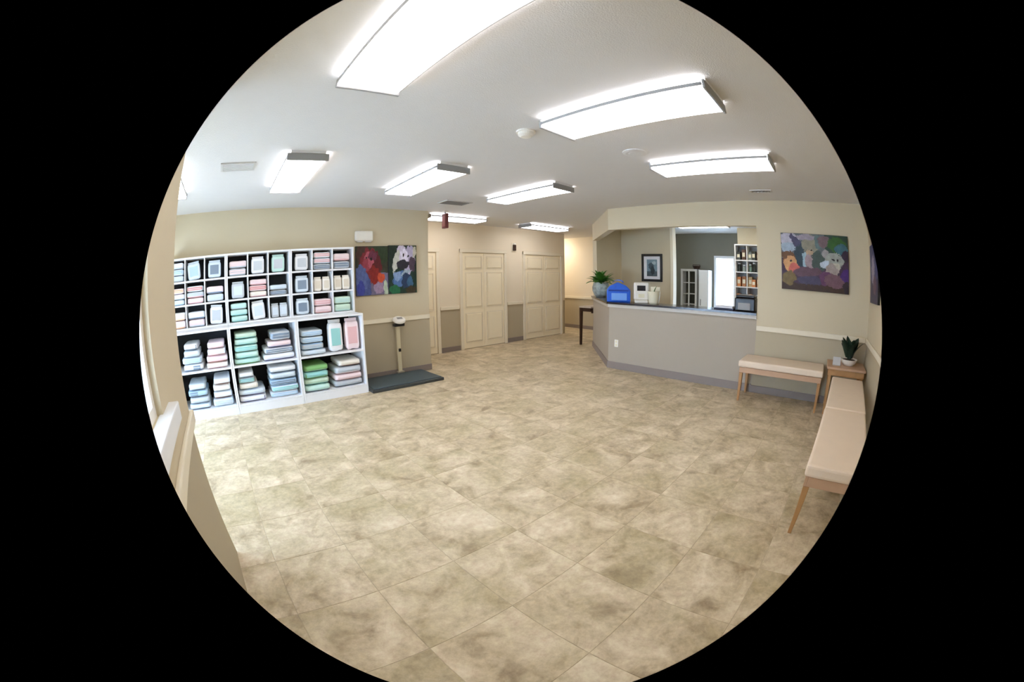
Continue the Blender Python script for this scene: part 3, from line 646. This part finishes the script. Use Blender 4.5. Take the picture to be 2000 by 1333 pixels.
# ------------------------------------------------------------------ beyond the counter
r = tag(empty('office_shelf', (8.17, 1.62, 0)), 'white open shelf of jars and boxes seen at the right of the opening', 'shelf')
boxes('frame', [(-.17, .15, .425, .45, 0, 2.28), (-.17, .15, -.45, -.425, 0, 2.28), (-.17, .15, -.425, .425, 2.255, 2.28)], M_white, r)
box('back_panel', .14, .15, -.425, .425, .03, 2.25, M_gcap, r); box('mid_panel', -.165, .14, .16, .176, .03, 2.25, M_white, r)
SZ = [.10, .42, .76, 1.10, 1.42, 1.72, 1.96]
for z in SZ: box('shelf_board', -.17, .139, -.424, .424, z-.022, z, M_white, r)
rr = random.Random(5)
pal = {4: [('brown_box', (172, 116, 74)), ('orange_box', (204, 132, 76)), ('tan_box', (190, 160, 112))], 5: [('green_jar', (118, 140, 126)), ('grey_jar', (150, 160, 154)), ('dark_jar', (52, 60, 56))], 6: [('dark_pack', (64, 66, 60)), ('grey_pack', (128, 134, 126)), ('brown_pack', (98, 70, 56))], 3: [('brown_box', (150, 90, 58)), ('orange_box', (214, 128, 72)), ('white_box', (210, 210, 206))]}
where = {3: 'lowest visible', 4: 'third', 5: 'second', 6: 'top'}
for k, cl in pal.items():
    for i in range(7):
        n_, c_ = cl[(i*2+k) % 3]; h_ = rr.uniform(.15, .22); y_ = 1.62+.37-.115*i
        if abs(y_-1.62-.168) < .05: y_ -= .03
        kind = 'jar' if k == 5 else 'box'
        o = tag(empty('storage_'+kind, (8.12+rr.uniform(-.02, .02), y_, SZ[k]+.001)), '%s on the %s shelf of the office shelf, %s from left' % (n_.replace('_', ' '), where[k], CN[i]), kind, 'supplies on the office shelf')
        if kind == 'jar':
            lathe('jar_body', [(.034, 0), (.038, .01), (.038, h_*.7), (.026, h_*.82)], mat(n_, c_, .3), o, 14); lathe('lid', [(.03, h_*.82), (.03, h_*.95)], M_white, o, 14)
        else:
            box('carton', -.06, .06, -.042, .042, 0, h_, mat(n_, c_, .6), o, .003, 1); box('carton_label', -.062, -.06, -.03, .03, h_*.3, h_*.7, M_cream, o)
r = tag(empty('glass_cabinet', (9.15, 3.56, 0)), 'white cabinet with dark open shelves against the grey office wall', 'cabinet')
boxes('frame', [(-.15, .14, -.22, -.17, 0, 1.76), (-.15, .14, .17, .22, 0, 1.76), (-.15, .14, -.17, .17, 1.71, 1.76), (-.15, .14, -.17, .17, 0, .1), (-.15, -.11, -.015, .015, .1, 1.71)], M_vent, r)
box('back_panel', .12, .14, -.17, .17, .1, 1.71, mat('cabinet_back', (72, 70, 58), .7), r)
for z in (.5, .9, 1.15, 1.42): box('shelf_board', -.10, .118, -.168, .168, z, z+.02, M_vent, r)
r = tag(empty('brown_basket', (9.14, 3.40, 1.762)), 'small brown basket on top of the white cabinet', 'basket')
lathe('basket_body', [(.07, 0), (.11, .08), (.10, .08), (.06, .02)], M_dkwood, r, 14); box('handle', -.006, .006, -.10, .10, .10, .112, M_dkwood, r)
for s in (-1, 1): box('handle_post', -.006, .006, s*.09, s*.10, .06, .0995, M_dkwood, r)
r = tag(empty('white_locker', (9.13, 3.15, 0)), 'narrow pale locker between the cabinet and the bright door', 'locker')
box('locker_body', -.15, .15, -.13, .13, 0, 1.745, M_white, r, .006); box('locker_door', -.165, -.151, -.115, .115, .06, 1.70, M_white, r, .004); box('handle', -.18, -.166, .06, .08, .9, 1.05, M_gcap, r)

# hall console table
r = tag(empty('console_table', (7.35, 5.19, 0)), 'dark legged console table with pale top in the hall past the counter', 'table')
box('table_top', -.46, .46, -.165, .17, .83, .86, M_tabletop, r, .004)
boxes('apron', [(-.44, .44, .125, .145, .75, .829), (-.44, -.42, -.14, .125, .75, .829), (.42, .44, -.14, .125, .75, .829), (-.42, .42, -.165, -.14, .72, .829)], M_dkwood, r)
for sx in (-1, 1): taper('leg', .022, .022, .03, .03, 0, .829, M_dkwood, r, (sx*.425, .13, 0))
for sx in (-.2, .425): taper('leg', .022, .022, .03, .03, 0, .72, M_dkwood, r, (sx, -.135, 0))
